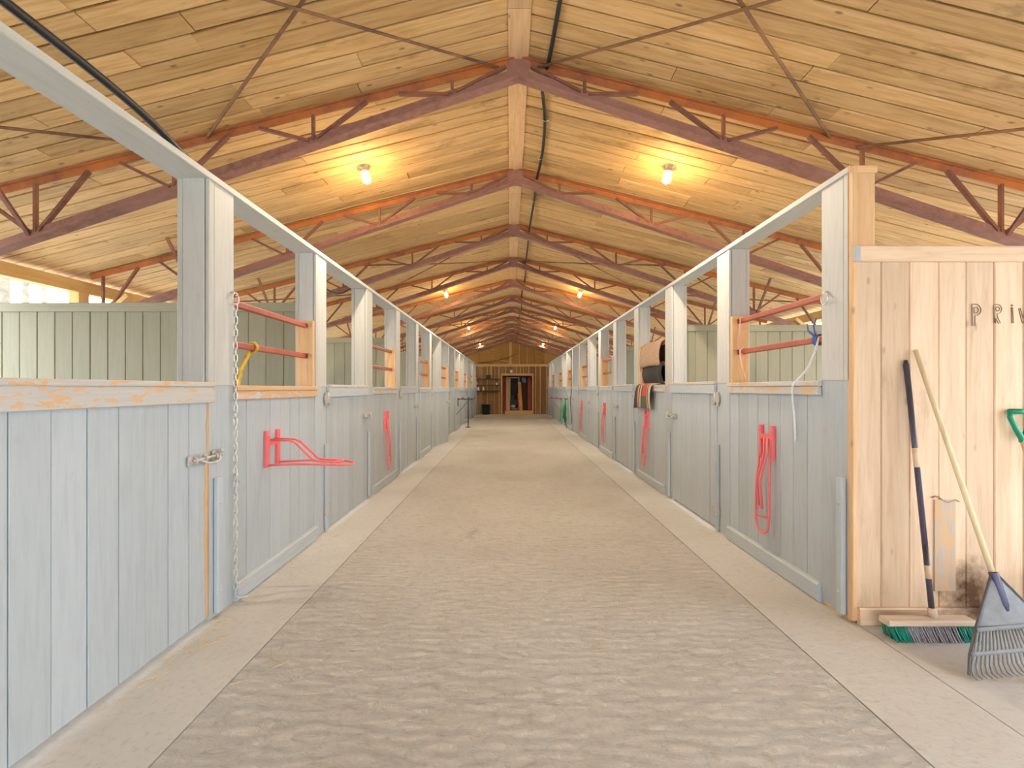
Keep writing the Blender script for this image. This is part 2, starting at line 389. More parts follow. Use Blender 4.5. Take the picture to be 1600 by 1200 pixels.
for side in 'LR':
    hz = HDR[side]
    for i in range(-2 if side == 'L' else 0, 15):
        n0, f0 = NE(i), FE(i)
        lab = WHAT.get((side, i), ('%s grey stall post past the one with the long chain by the worn door' % ordn[i-1] if i > 0 else 'grey stall post before the broad worn door') if side == 'L' else '%s grey stall post past the corner post of the lettered wall' % ordn[i-1])
        e = empty('stall_post', at(side, n0+.13, -.095, 0), lab, 'post', None if (side, i) in WHAT else 'grey stall posts')
        abox('core', side, n0+(.004 if (side, i) == ('R', 0) else .012), f0, -.155 if (side, i) == ('R', 0) else -.185, -.004, 0, hz-.04, raw_wood if (side, i) == ('R', 0) else pp, e)
        sz = SILL[side]
        # cover boards: aisle face in two strips, front face boards
        abox('cover_board', side, n0, n0+.052, -.02, .004, sz, hz-.04, pp, e)
        abox('cover_board', side, n0+.056, f0+.004, -.02, .001, sz, hz-.04, pp, e)
        abox('cover_board', side, n0, f0+.004, -.02, -.001, .02, sz-.002, pb, e)
        if (side, i) != ('R', 0):
            abox('front_board', side, n0-.004, n0+.016, -.152, -.024, sz-.02, hz-.04, pp, e)
            abox('front_strip', side, n0+.002, n0+.018, -.19, -.155, sz-.02, hz-.04, pp, e)
        # guard strip low on the aisle face
        u = n0+.045 if i % 2 == 0 else f0-.06
        if side == 'R' and i == 0: u = n0+.03
        gs = abox('guard_strip', side, u, u+.055, .002, .03, .03, .855, pb, e)
        for zz in (.16, .70):
            mm = MB(); c = Vector(at(side, u+.0275, .03, zz)); mm.lathe(c, (1 if side == 'L' else -1, 0, 0), [(.011, -.004), (.011, .004), (.006, .008)], 8); mm.build('bolt', OLDMETAL, gs)
    # header plank in lengths
    ys = [NE(-2)-.012 if side == 'L' else NE(0)+.002]+[FE(k)-.13 for k in range(2, 15, 3)]+[YE]
    hd = empty('header_plank', at(side, ys[0], -.09, hz-.02), 'long flat grey header plank on top of the %s row of stall posts' % ('left' if side == 'L' else 'right'), 'beam')
    for a, b in zip(ys, ys[1:]):
        abox('plank', side, a, b-.004, -.20 if side == 'L' else -.16, .012, hz-.04, hz, pp, hd)
    if side == 'R': abox('sawn_end', side, ys[0]-.012, ys[0], -.157, .010, hz-.042, hz, raw_wood('X'), hd)
def boards(side, u0, u1, z0, z1, v0, v1, mat, parent, n=8):
    w = (u1-u0)/n
    for k in range(n):
        j = random.uniform(-.0025, .0025)
        abox('board', side, u0+k*w, u0+(k+1)*w-.0045, v0+j, v1+j, z0, z1, mat, parent, .0018)
def hinge(side, u, z, parent, v=.012):
    e = MB(); s = 1 if side == 'L' else -1; P = lambda a, b, c: at(side, u+a, v+b, z+c)
    for (a0, a1, c0, c1) in ((-.085, -.008, -.035, .035), (.008, .085, -.035, .035)):
        A, B = P(a0, 0, c0), P(a1, .006, c1); e.box([min(p, q) for p, q in zip(A, B)], [max(p, q) for p, q in zip(A, B)])
        A, B = P(a0*.4+a1*.6-.025, 0, c0-.03), P(a0*.4+a1*.6+.02, .005, c1+.03); e.box([min(p, q) for p, q in zip(A, B)], [max(p, q) for p, q in zip(A, B)])
    e.tube([P(0, .008, -.06), P(0, .008, .06)], .010, 8)
    for a in (-.06, .06):
        for c in (-.02, .02): e.lathe(P(a, .004, c), (s, 0, 0), [(.008, 0), (.008, .004), (.004, .006)], 6)
    return e.build('hinge', OLDMETAL, parent)
def latch(side, u, z, parent, v=.012):
    """slide bolt with bent handle, keeper on the post side"""
    e = MB(); s = 1 if side == 'L' else -1; P = lambda a, b, c: at(side, u+a, v+b, z+c)
    def bb(a0, a1, b0, b1, c0, c1):
        A, B = P(a0, b0, c0), P(a1, b1, c1); e.box([min(p, q) for p, q in zip(A, B)], [max(p, q) for p, q in zip(A, B)])
    bb(-.20, -.03, 0, .006, -.028, .028); bb(.02, .075, 0, .006, -.03, .035)
    e.tube([P(-.17, .018, 0), P(.06, .018, .004)], .009, 8)
    for a in (-.16, -.075, .03): e.tube([P(a, .002, -.02), P(a, .028, -.014), P(a, .032, 0), P(a, .028, .014), P(a, .002, .02)], .006, 6)
    e.tube([P(-.12, .02, 0), P(-.10, .05, -.02), P(-.03, .055, -.03), P(.02, .05, -.02), P(.05, .03, .01)], .007, 8)
    for k in range(3): e.lathe(P(.045+.012*k, .02, -.01+.018*k), (s, .4, .3*k), [(.012, 0), (.014, .01), (.008, .02)], 7)
    return e.build('latch', OLDMETAL, parent)
DL = {('L', 0): 'broad grey stall door with worn top rail, before the chain post',
      ('L', 2): 'closed grey stall door between the extended and the folded red saddle racks',
      ('L', 4): 'closed grey stall door just past the folded red saddle rack',
      ('L', 6): 'grey stall door standing ajar into the aisle',
      ('R', 2): 'closed grey stall door between the folded red rack and the hanging blankets',
      ('R', 4): 'closed grey stall door just past the hanging blankets',
      ('R', 6): 'closed grey stall door between two folded red racks past the blankets'}
FL = {('L', 1): 'grey board half wall with red bars, carrying the extended red saddle rack',
      ('L', 3): 'grey board half wall with red bars, carrying a folded red saddle rack',
      ('L', 5): 'grey board half wall with bars between chain post and door ajar',
      ('R', 1): 'grey board half wall with red bars and a white rope, next to the board wall',
      ('R', 3): 'grey board half wall with blankets hung over its bars and sill',
      ('R', 5): 'grey board half wall with bars, carrying a folded red rack, past the blankets'}
dn = 0
for side in 'LR':
    for i in range(-1 if side == 'L' else 1, 16):
        u0 = FE(i-1)+.004; u1 = NE(i)-.006 if i < 15 else YE-.03; sz = SILL[side]
        nb = 8 if i < 15 else 5
        if i % 2 == 0:     # door
            dn += 1
            e = empty('door_%d' % dn, at(side, u0, 0, 0), DL.get((side, i), ('%s closed grey stall door past the door ajar' % ordn[(i-8)//2] if side == 'L' else '%s closed grey stall door past the hanging blankets' % ordn[(i-4)//2])), 'door', None if (side, i) in DL else 'far stall doors', 'structure')
            boards(side, u0+.006, u1-.008, .035, sz-.03, -.022, .004, pdoor, e, nb)
            abox('brace_rail', side, u0+.01, u1-.012, -.05, -.023, .18, .30, pdoor, e); abox('brace_rail', side, u0+.01, u1-.012, -.05, -.023, 1.1, 1.22, pdoor, e)
            abox('top_cap', side, u0, u1+(.02 if (side, i) == ('L', 0) else 0), -.06, .032, sz-.01, sz+.018, pw, e)
            abox('top_rail', side, u0+.004, u1+(.02 if (side, i) == ('L', 0) else -.004), .005, .03, sz-.105, sz-.012, pw if i == 0 else pdoor, e)
            hinge(side, u0+.004, 1.30, e); hinge(side, u0+.004, .20, e); latch(side, u1-.0, 1.06 if i else .99, e)
            if (side, i) == ('L', 0):
                ce_ = MB(); random.seed(9); rows = []; w_ = .02
                for q in range(41):
                    w_ = min(.042, max(.010, w_+random.uniform(-.008, .008)+(.002 if q < 18 else -.001))); zz = .04+(sz-.15)*q/40
                    rows.append([at('L', u1-.008-w_, .0035, zz), at('L', u1-.008-w_*.6, .0075, zz), at('L', u1-.006, .007, zz)])
                ce_.sheet(rows, .006); ce_.build('bare_edge', raw_wood('Z'), e)
            if (side, i) == ('L', 6): e.rotation_euler = (0, 0, -math.radians(9.5))
        else:
            e = empty('stall_half_wall', at(side, (u0+u1)/2, -.02, 0), FL.get((side, i), ('grey board half wall before the broad worn door' if i < 0 else '%s grey board half wall with bars past the door ajar' % ordn[(i-7)//2] if side == 'L' else '%s grey board half wall with bars past the hanging blankets' % ordn[(i-5)//2])), 'half wall', None if (side, i) in FL else 'far stall fronts')
            boards(side, u0, u1, .10, sz-.02, -.026, -.006, pb, e, nb)
            abox('kick_board', side, u0, u1, -.03, .03, 0, .125, lambda ax: paint(ax, .05, key='kick_paint'), e, .012)
            abox('back_rail', side, u0, u1, -.085, -.03, sz-.15, sz-.03, pb, e)
            pv = (lambda ax: paint(ax, .27, (.52, .52, .50), 'bare_sill_paint')) if (side, i) == ('L', 1) else pw
            abox('sill', side, u0, u1, -.15, .026, sz-.035, sz, pv, e)
            abox('sill_apron', side, u0+.0, u1-.006, .0, .022, sz-.095, sz-.037, pv if i < 4 else pb, e)
            # bare jamb on the far post
            z2 = BAR[side][0]+.045
            abox('jamb', side, u1-.022, u1, -.17, -.045, sz, z2, raw_wood, e)
            abox('jamb', side, u1-.05, u1, -.045, -.004, sz, z2, raw_wood if i < 5 else raw_wood, e)
            for z in BAR[side]:
                abox('bar', side, u0, u1-.012, -.10, -.062, z-.022, z+.022, BARRED, e, .006)

# stall partitions (boards across, facing the camera)
def partition(side, y, first, lab, grp, mat=pb, cap=None):
    s = -1 if side == 'L' else 1; w0 = (WL if side == 'L' else WR)+.192; w1 = XO-.06; n = 18; w = (w1-w0)/n
    e = empty('stall_partition', (s*(w0+w1)/2, y, 0), lab, 'partition', grp)
    if first:
        for k in range(n):
            a, b = s*(w0+k*w), s*(w0+(k+1)*w-.0015); j = random.uniform(-.002, .002)
            box('board', (min(a, b), y-.014+j, .0), (max(a, b), y+.014+j, 2.15), mat('Z'), e, .006)
    else:
        m = MB()
        for k in range(n):
            a, b = s*(w0+k*w), s*(w0+(k+1)*w-.004); m.box((min(a, b), y-.014, 0), (max(a, b), y+.014, 2.15))
        o = m.build('board', mat('Z'), e, (s*(w0+w1)/2, y, 1.0)); o['kind'] = 'stuff'
    a, b = s*w0, s*w1
    box('cap_rail', (min(a, b), y-.034, 2.135), (max(a, b), y-.0145, 2.22), (cap or mat)('X'), e); box('cap_rail', (min(a, b), y+.0145, 2.135), (max(a, b), y+.034, 2.22), (cap or mat)('X'), e)
    return e
def pin(ax): return paint(ax, -.03, (.315, .30, .205), 'stall_roof_light_tint')  # grey paint darkened and yellowed to carry the roof's light inside the stalls
for i in range(-1, 15, 2):
    partition('L', NE(i)+.15, i in (1, 3), {1: 'tall grey board partition, olive roof light in its colour, behind the first stall door and chain post', 3: 'grey board partition seen past the first closed door'}.get(i, 'grey board partition between stalls further back on the left row'), None if i in (1, 3) else 'far stall partitions, left row', pin)
for i in range(2, 15, 2):
    partition('R', NE(i)+.15, i in (2, 4), {2: 'grey board partition, olive roof light in its colour, behind the red bars and white rope', 4: 'grey board partition behind the hanging blankets'}.get(i, 'grey board partition between stalls further back on the right row'), None if i in (2, 4) else 'far stall partitions, right row', pin)

# ------------------------------------------------------------------ bare board wall on the right, with lettering
YW = NE(0)-.002
def stained(ax):
    k = ('stained_board', ax)
    if k in MATS: return MATS[k]
    m = pale_wood(ax).copy(); m.name = 'stained_board'; t = m.node_tree; n, l = t.nodes, t.links; p = n['Principled BSDF']
    src = p.inputs['Base Color'].links[0].from_socket
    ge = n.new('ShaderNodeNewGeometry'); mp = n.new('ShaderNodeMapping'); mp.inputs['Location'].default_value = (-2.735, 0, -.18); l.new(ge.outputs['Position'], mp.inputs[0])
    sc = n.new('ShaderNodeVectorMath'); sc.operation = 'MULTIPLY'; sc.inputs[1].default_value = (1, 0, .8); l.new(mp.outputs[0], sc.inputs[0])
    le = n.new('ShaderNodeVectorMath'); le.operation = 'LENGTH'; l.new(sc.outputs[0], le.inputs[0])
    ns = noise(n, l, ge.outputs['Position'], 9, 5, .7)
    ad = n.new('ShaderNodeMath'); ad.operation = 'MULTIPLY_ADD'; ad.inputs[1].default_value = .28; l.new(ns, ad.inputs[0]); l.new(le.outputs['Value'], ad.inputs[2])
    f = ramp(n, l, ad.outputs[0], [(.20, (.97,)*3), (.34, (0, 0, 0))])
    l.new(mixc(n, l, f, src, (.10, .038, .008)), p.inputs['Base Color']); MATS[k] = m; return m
e = empty('wall_front', (3.5, YW, 0), 'bare wooden board wall with pencilled letters, behind the broom and rake', 'wall', None, 'structure')
xs = [WR-.002, 2.205, 2.374, 2.548, 2.712, 2.880, 3.050]+[3.050+.169*k for k in range(1, 12)]
for a, b in zip(xs, xs[1:]):
    j = random.uniform(-.002, .002)
    box('board', (a, YW-.026+j, .10), (b-.002, YW-.002+j, 2.17), stained('Z'), e, .005)
box('cap_rail', (WR+.005, YW-.048, 2.15), (4.90, YW-.027, 2.242), pale_wood, e)
box('cap_rail', (WR-.004, YW-.0495, 2.152), (WR+.03, YW-.026, 2.24), pb('Z'), e)
box('base_board', (WR+.02, YW-.055, 0), (4.90, YW-.027, .105), stained('X'), e, .01)
box('edge_strip', (WR-.004, YW-.028, .02), (WR+.024, YW+.02, 2.72), raw_wood, e)
box('patch_board', (2.515, YW-.036, .20), (2.64, YW-.027, .74), lambda ax: paint(ax, .22, (.47, .40, .32), 'patched_board'), e)
m = MB(); m.tube([(2.50+.02*k, YW-.034, .755+.012*math.sin(k*1.1)-.004*k) for k in range(9)], .004, 5); m.build('splinter', brown_wood('X'), e)
INK = plain('pencil_line', (.23, .17, .11), .9)
def letter(paths):
    m = MB()
    for P in paths:
        pts = [((1500+x/16-797)*(YW-.03)/750, YW-.0285, CAMZ+(607-460-y/16)*(YW-.03)/750) for x, y in P]
        m.tube(pts, .0022, 5, closed=True)
    m.build('letter', INK, e)
letter([[(300, 245), (360, 241), (430, 244), (500, 290), (532, 370), (530, 420), (500, 480), (440, 520), (378, 522), (382, 780), (315, 790), (308, 500)],
        [(352, 325), (430, 318), (465, 370), (460, 430), (410, 468), (365, 462)]])
letter([[(850, 268), (900, 250), (970, 248), (1020, 285), (1053, 370), (1020, 450), (930, 495), (955, 590), (1020, 718), (965, 725), (900, 590), (900, 712), (872, 715), (858, 500)],
        [(945+48*math.cos(a*.5236), 362+55*math.sin(a*.5236)) for a in range(12)]])
letter([[(1288, 322), (1318, 322), (1338, 600), (1340, 716), (1303, 716), (1296, 520)], [(1305+20*math.cos(a*.785), 276+18*math.sin(a*.785)) for a in range(8)]])
letter([[(1475, 350), (1512, 342), (1582, 610), (1650, 342), (1686, 348), (1602, 720), (1566, 720), (1520, 540)]])

# ------------------------------------------------------------------ end wall of the barn
OSB = wood('X', 'strand_board', (.42, .20, .035), (.56, .30, .07), (.68, .42, .13), .4)
BW = brown_wood
ew = empty('wall_end', (0, YE, 0), 'brown boarded end wall with timber studs, doorway and strand board gable', 'wall', None, 'structure')
# sheathing: lower boards with the doorway left out, gable panels above the tie beam
DX0, DX1, DZ = -.42, 1.20, 2.10
x = -XO
while x < XO-.05:
    x2 = min(x+.2, XO)
    cx = (x+x2)/2
    z0 = DZ+.06 if DX0-.06 < cx < DX1+.06 else 0
    box('board', (x, YE+.02, z0), (x2-.006, YE+.045, 2.66), BW('Z'), ew); x = x2
for k in range(9):
    xa = -XO+k*1.14; xb = min(xa+1.132, XO); m = MB(); top = []
    pts = [xa, xb] if not xa < RX < xb else [xa, RX, xb]
    vs = [(q, YE+.02, 2.66) for q in pts]+[(q, YE+.02, roofz(q)+.02) for q in reversed(pts)]
    n = len(vs); vs += [(q, YE+.04, z) for q, _, z in vs]
    m.add(vs, [tuple(range(n-1, -1, -1)), tuple(range(n, 2*n))]+[(i, (i+1) % n, n+(i+1) % n, n+i) for i in range(n)]); m.build('gable_panel', OSB, ew)
box('tie_beam', (-XO, YE-.07, 2.60), (XO, YE+.02, 2.74), stud_wood, ew)
for xx in (-4.2, -3.4, -2.6, -1.25, -.85, -.6, 1.4, 1.65, 2.0, 2.9, 3.8): box('stud', (xx-.02, YE-.05, 0), (xx+.02, YE+.02, 2.60), stud_wood, ew)
box('stud', (-1.10, YE-.03, 2.0), (-.98, YE+.02, 2.60), stud_wood, ew)
for xx in (-3, -1.8, -.9, .5, .92, 1.4, 1.9, 2.9): box('stud', (xx-.018, YE-.04, 2.74), (xx+.018, YE+.02, roofz(xx)+.01), stud_wood, ew)
box('king_post', (-.06, YE-.06, 2.74), (.10, YE+.02, roofz(0)), stud_wood, ew)
m = MB(); m.bar((-.06, YE-.03, 2.86), (-1.1, YE-.03, 3.08), .05, .09, (0, 1, 0)); m.build('brace', stud_wood('X'), ew)
for xa, xb, za, zb in ((DX0-.08, DX0, 0, DZ+.07), (DX1, DX1+.08, 0, DZ+.07), (DX0-.08, DX1+.08, DZ, DZ+.12)): box('door_frame', (xa, YE-.06, za), (xb, YE+.06, zb), stud_wood, ew)
for xx in (-.24, .33, .58, .72, 1.02): box('stud', (xx-.02, YE-.04, DZ+.12), (xx+.02, YE+.02, 2.60), stud_wood, ew)
box('step', (-.28, YE-.35, 0), (1.22, YE-.06, .20), stud_wood, ew)
m = MB()
pts = [(-1.75, YE-.09, 2.80), (-1.0, YE-.09, 2.86), (-.2, YE-.09, 3.05), (.35, YE-.09, 3.28)]; m.tube(pts, .014, 6); m.build('cable', BLACK, ew)
m = MB(); m.box((-XO, YE+.046, 0), (DX0-.08, YE+.07, 2.66)); m.box((DX1+.08, YE+.046, 0), (XO, YE+.07, 2.66)); m.box((DX0-.08, YE+.046, DZ+.07), (DX1+.08, YE+.07, 2.66))
pts = [(-XO-.4, 2.6), (XO+.4, 2.6), (XO+.4, roofz(XO+.4)+.06), (RX, ZR+.06), (-XO-.4, roofz(-XO-.4)+.06)]
m.add([(x, y, z) for y in (YE+.046, YE+.07) for x, z in pts], [(4, 3, 2, 1, 0), (5, 6, 7, 8, 9)]+[(i, (i+1) % 5, 5+(i+1) % 5, 5+i) for i in range(5)]); m.build('light_leak_backing', BW('Z'), ew)  # hidden backing added so daylight cannot leak through the board gaps
# unseen front wall added to cut light from behind, wide doorway left
m = MB()
for (a, b, c, d) in ((-XO, -2.3, 0, 2.66), (2.3, XO, 0, 2.66), (-2.3, 2.3, 3.0, 3.3)): m.box((a, Y0-.03, c), (b, Y0, d))
m.box((-2.3, Y0-.03, 2.95), (2.3, Y0, 3.05))
for s in (-1, 1):
    vs = [(s*2.3, 2.66), (s*(XO+.3), 2.66), (s*(XO+.3), roofz(s*(XO+.3))), (s*2.3, roofz(s*2.3))]; m.add([(x, y, z) for y in (Y0-.03, Y0) for x, z in vs], [(3, 2, 1, 0), (4, 5, 6, 7), (0, 1, 5, 4), (1, 2, 6, 5), (2, 3, 7, 6), (3, 0, 4, 7)])
vs = [(-2.3, 3.0), (2.3, 3.0), (2.3, roofz(2.3)), (RX, ZR), (-2.3, roofz(-2.3))]; m.add([(x, y, z) for y in (Y0-.03, Y0) for x, z in vs], [(4, 3, 2, 1, 0), (5, 6, 7, 8, 9)]+[(i, (i+1) % 5, 5+(i+1) % 5, 5+i) for i in range(5)])
setp(m.build('wall_unseen_front', pale_wood('Z')), 'added unseen front wall with a wide doorway, limiting light from behind', 'wall', kind='structure')
# room behind the doorway
bk = empty('wall_back_room', (0, YE+2.0, 0), 'dim boarded room seen through the far doorway', 'wall', None, 'structure')
for k in range(14): box('board', (-1.7+k*.26, YE+2.0, 0), (-1.44+k*.26, YE+2.03, 2.62), BW('Z'), bk)
box('ceiling_board', (-1.74, YE+.06, 2.6), (2.0, YE+2.06, 2.63), BW('Y'), bk); box('side_board', (-1.72, YE+.06, 0), (-1.69, YE+2.03, 2.6), BW('Y'), bk); box('side_board', (1.92, YE+.06, 0), (1.95, YE+2.03, 2.6), BW('Y'), bk)  # unseen ceiling and sides close the room against leaking daylight
def leaner(name, x0, x1, xt, y, z1, mat, lab, cat, t=.03):
    m = MB(); m.add([(x0, y, .0), (x1, y, .0), (x1, y+t, 0), (x0, y+t, 0), (x0+xt, y+.22, z1), (x1+xt, y+.22, z1), (x1+xt, y+.22+t, z1), (x0+xt, y+.22+t, z1)],
          [(0, 3, 2, 1), (4, 5, 6, 7), (0, 1, 5, 4), (1, 2, 6, 5), (2, 3, 7, 6), (3, 0, 4, 7)])
    o = m.build(name, mat, None, ((x0+x1)/2, y, 0)); return setp(o, lab, cat)
REDW = plain('red_painted_board', (.32, .03, .025), .5); TANP = plain('orange_panel', (.72, .36, .11), .6, 0, .2, 6)
leaner('leaning_board', -.40, -.24, -.02, YE+.35, 2.0, REDW, 'dark red board leaning at the left side of the far doorway', 'board')
leaner('leaning_board', -.23, -.005, .0, YE+.5, 2.05, raw_wood('Z'), 'pale wide board leaning inside the far doorway', 'board')
leaner('leaning_board', .55, .72, -.12, YE+.3, 1.75, TANP, 'orange panel leaning inside the far doorway', 'board')
leaner('leaning_board', .50, .55, -.10, YE+.28, 1.1, plain('bright_red_strip', (.75, .05, .03), .5), 'bright red strip leaning before the orange panel', 'board')
leaner('leaning_board', .98, 1.16, .02, YE+.3, 2.0, REDW, 'dark red board leaning at the right side of the far doorway', 'board')
e = empty('inner_door', (.22, YE+1.0, 0), 'white framed inner door with dark glass behind the far doorway', 'door')
WHT = plain('white_frame_paint', (.75, .73, .68), .5)
for a, b, c, d in ((-.03, .03, .2, 2.05), (.46, .54, .2, 2.05), (-.03, .54, .2, .28), (-.03, .54, 1.98, 2.05)): box('frame', (a, YE+.95, c), (b, YE+1.0, d), WHT, e)
box('pane', (.03, YE+.97, .28), (.46, YE+.98, 1.98), plain('dark_glass', (.012, .012, .014), .6), e)
e = empty('machine', (.24, YE+.75, 0), 'black machine with a white tank standing inside the far doorway', 'machine')
m = MB(); m.box((.02, YE+.6, .5), (.44, YE+.85, .75)); m.box((.06, YE+.62, .75), (.22, YE+.8, 1.02)); m.tube([(.1, YE+.7, 1.0), (.16, YE+.68, 1.15), (.34, YE+.7, 1.1), (.4, YE+.72, .8)], .02, 6); m.build('body', BLACKSTEEL, e)
m = MB(); m.lathe((.17, YE+.64, .40), (1, 0, 0), [(.05, -.11), (.085, -.08), (.085, .10), (.05, .13)], 14); m.build('tank', WHT, e)
for xx in (.06, .40): box('leg', (xx-.015, YE+.62, 0), (xx+.015, YE+.83, .5), BLACKSTEEL, e)
m = MB(); P = [[(.66+.22*i/4+.01*math.sin(j*2), YE+.33+.02*math.sin(i*2.1+j), 2.04-.30*j/4) for i in range(5)] for j in range(5)]; m.sheet(P, .012)
setp(m.build('blue_tarp', plain('blue_plastic', (.10, .20, .50), .5, 0, .4, 9), None, (.77, YE+.33, 1.74)), 'crumpled blue plastic sheet hung in the far doorway', 'tarp')
o = box('junction_box', (-.0, YE-.075, 2.26), (.13, YE-.041, 2.40), WHT); setp(o, 'small white box above the far doorway', 'junction box'); box('lid', (.01, YE-.083, 2.27), (.12, YE-.0745, 2.39), WHT, o)
# shelves and what stands on them
e = empty('wall_shelf', (-1.2, YE-.2, 0), 'dark three-tier shelf on the end wall beside the far doorway', 'shelf')
for z in (1.28, 1.60, 1.92): box('shelf_board', (-1.82, YE-.28, z-.035), (-.56, YE-.05, z), plain('dark_shelf', (.06, .03, .02), .8), e)
for xx in (-1.80, -1.2, -.58): box('upright', (xx-.015, YE-.07, 1.2), (xx+.015, YE-.04, 2.0), BW('Z'), e)
def jug(x, z, col, h, lab):
    o = empty('jug', (x, YE-.17, z), lab, 'jug'); m = MB(); m.lathe((x, YE-.17, z), (0, 0, 1), [(.05, 0), (.055, .01), (.055, h*.6), (.025, h*.85), (.022, h*.9)], 12); m.build('body', col, o)
    m = MB(); m.lathe((x, YE-.17, z+h*.89), (0, 0, 1), [(.027, 0), (.027, h*.1), (.02, h*.11)], 10); m.build('cap', plain('jug_cap', (.5, .1, .06), .5), o)
jug(-1.72, 1.28, WHT, .22, 'white jug at the outer end of the middle shelf'); jug(-1.45, 1.28, plain('cream_jug', (.7, .6, .35), .4), .24, 'cream jug in the middle of the lower shelf'); jug(-.72, 1.60, WHT, .14, 'small white pot beside the doorway on the shelf')
jug(-1.74, 1.60, plain('purple_jug', (.25, .08, .22), .4), .16, 'small purple bottle on the upper shelf')
o = box('storage_box', (-1.30, YE-.27, 1.92), (-1.05, YE-.08, 2.10), BLACKSTEEL); setp(o, 'black box on top of the far wall shelf', 'box'); box('lid', (-1.31, YE-.28, 2.10), (-1.04, YE-.07, 2.13), BLACKSTEEL, o)
o = empty('waste_bin', (-1.30, YE-.36, 0), 'dark green round bin on the floor below the far shelf', 'bin')
m = MB(); m.lathe((-1.30, YE-.36, 0), (0, 0, 1), [(.18, 0), (.20, .02), (.235, .50), (.25, .50), (.25, .53), (.225, .53), (.19, .03)], 20); m.build('body', plain('dark_green_plastic', (.008, .035, .028), .45), o)
m = MB(); m.tube([(-1.30+.25*math.cos(a*.314), YE-.36+.25*math.sin(a*.314), .525) for a in range(20)], .012, 6, True); m.build('rim', BLACK, o)

# ------------------------------------------------------------------ ceiling lamps
BULB = plain('glowing_bulb', (1, .85, .6), .3, 0, .02, 5, 0, ((1, .78, .42), 30))
m_, t_, n_, l_, p_ = nt('lamp_glass'); p_.inputs['Base Color'].default_value = (1, .97, .9, 1); p_.inputs['Roughness'].default_value = .12; p_.inputs['Transmission Weight'].default_value = .95; p_.inputs['IOR'].default_value = 1.12
GLASS = m_
for k, yl in enumerate((4.83, 10.86, 16.8, 22.9)):
    for s in (-1, 1):
        xl = RX+s*1.54; z = roofz(xl); nrm = Vector((-s*math.sin(TH), -.12, -math.cos(TH))).normalized(); o_ = Vector((xl, yl, z+.004))
        L = empty('ceiling_lamp', o_, 'glowing jar lamp on the ceiling above the %s stalls, %s towards the end wall' % ('left' if s < 0 else 'right', ordn[k]), 'lamp', 'jar lamps along the ceiling')
        m = MB(); m.lathe(o_, nrm, [(.062, -.01), (.062, .012), (.045, .02), (.045, .055), (.05, .06), (.05, .07)], 16); m.build('cap', plain('cast_aluminium', (.42, .40, .34), .45, .6), L, o_)
        m = MB(); m.lathe(o_, nrm, [(.042, .062), (.047, .08), (.047, .145), (.038, .172), (.018, .187), (.002, .19)], 16); m.build('glass_jar', GLASS, L, o_)
        b = o_+nrm*.10; m = MB(); m.lathe(o_, nrm, [(.011, .068), (.014, .08), (.026, .105), (.028, .125), (.02, .148), (.003, .156)], 14); m.build('bulb', BULB, L, o_)
        ld = bpy.data.lights.new('lamp_light', 'SPOT'); ld.energy = LAMP_W; ld.color = (1, .87, .68); ld.shadow_soft_size = .05; ld.spot_size = math.radians(172); ld.spot_blend = .25
        lo = bpy.data.objects.new('lamp_light', ld); COL.objects.link(lo); lo.parent = L; lo.location = nrm*.22; lo.rotation_euler = nrm.to_track_quat('-Z', 'Y').to_euler()
        gd = bpy.data.lights.new('lamp_glow', 'POINT'); gd.energy = LAMP_W*.14; gd.color = (1, .62, .22); gd.shadow_soft_size = .05
        go = bpy.data.objects.new('lamp_glow', gd); COL.objects.link(go); go.parent = L; go.location = nrm*.24

# ------------------------------------------------------------------ cables on the roof
def cable(name, pts, r, mat, lab, cat, base=None):
    P = [Vector(p) for p in pts]; out = []
    for i in range(len(P)-1):
        p0, p1, p2, p3 = P[max(i-1, 0)], P[i], P[i+1], P[min(i+2, len(P)-1)]
        for k in range(5):
            t = k/5; out.append(.5*((2*p1)+(-p0+p2)*t+(2*p0-5*p1+4*p2-p3)*t*t+(-p0+3*p1-3*p2+p3)*t**3))
    out.append(P[-1]); m = MB(); m.tube(out, r, 8); o = m.build(name, mat, None, P[0]); return setp(o, lab, cat)
cp = [(.36, 2.2), (.31, 3.5), (.27, 3.95), (.29, 4.2), (.33, 4.55), (.345, 5.2), (.31, 5.85), (.325, 6.4), (.30, 7.5), (.315, 8.6), (.31, 9.6), (.34, 11), (.31, 13), (.35, 15), (.30, 17.2), (.36, 20), (.33, 23), (.35, YE-.05)]
c = cable('power_cable', [(x, y, roofz(x)-.022-(.055 if any(abs(y-q) < .25 for q in TY) else 0)) for x, y in cp], .0155, BLACK, 'black power cable running along the ceiling beside the ridge board', 'cable')
for y in (4.5, 5.25, 6.45, 8.2, 10):
    x = .33; m = MB(); z = roofz(x); m.tube([(x-.03, y, z), (x-.026, y, z-.035), (x, y, z-.046), (x+.026, y, z-.035), (x+.03, y, z)], .004, 6); m.build('cable_clip', GALV, c)
cable('water_pipe', [(-1.90, .8, 2.86), (-1.88, 1.6, 2.84), (-1.875, 2.15, 2.825), (-1.88, 2.5, 2.80), (-1.89, 2.8, 2.745), (-1.90, 3.05, 2.715)], .021, BLACK, 'black pipe resting along the top of the near header plank', 'pipe')
cable('drooping_cable', [(-2.03, 4.75, 2.69), (-2.08, 4.95, 2.61), (-2.09, 5.3, 2.53), (-2.06, 5.8, 2.55), (-2.03, 6.1, 2.67)], .010, BLACK, 'black cable drooping below the header above the first closed door', 'cable')

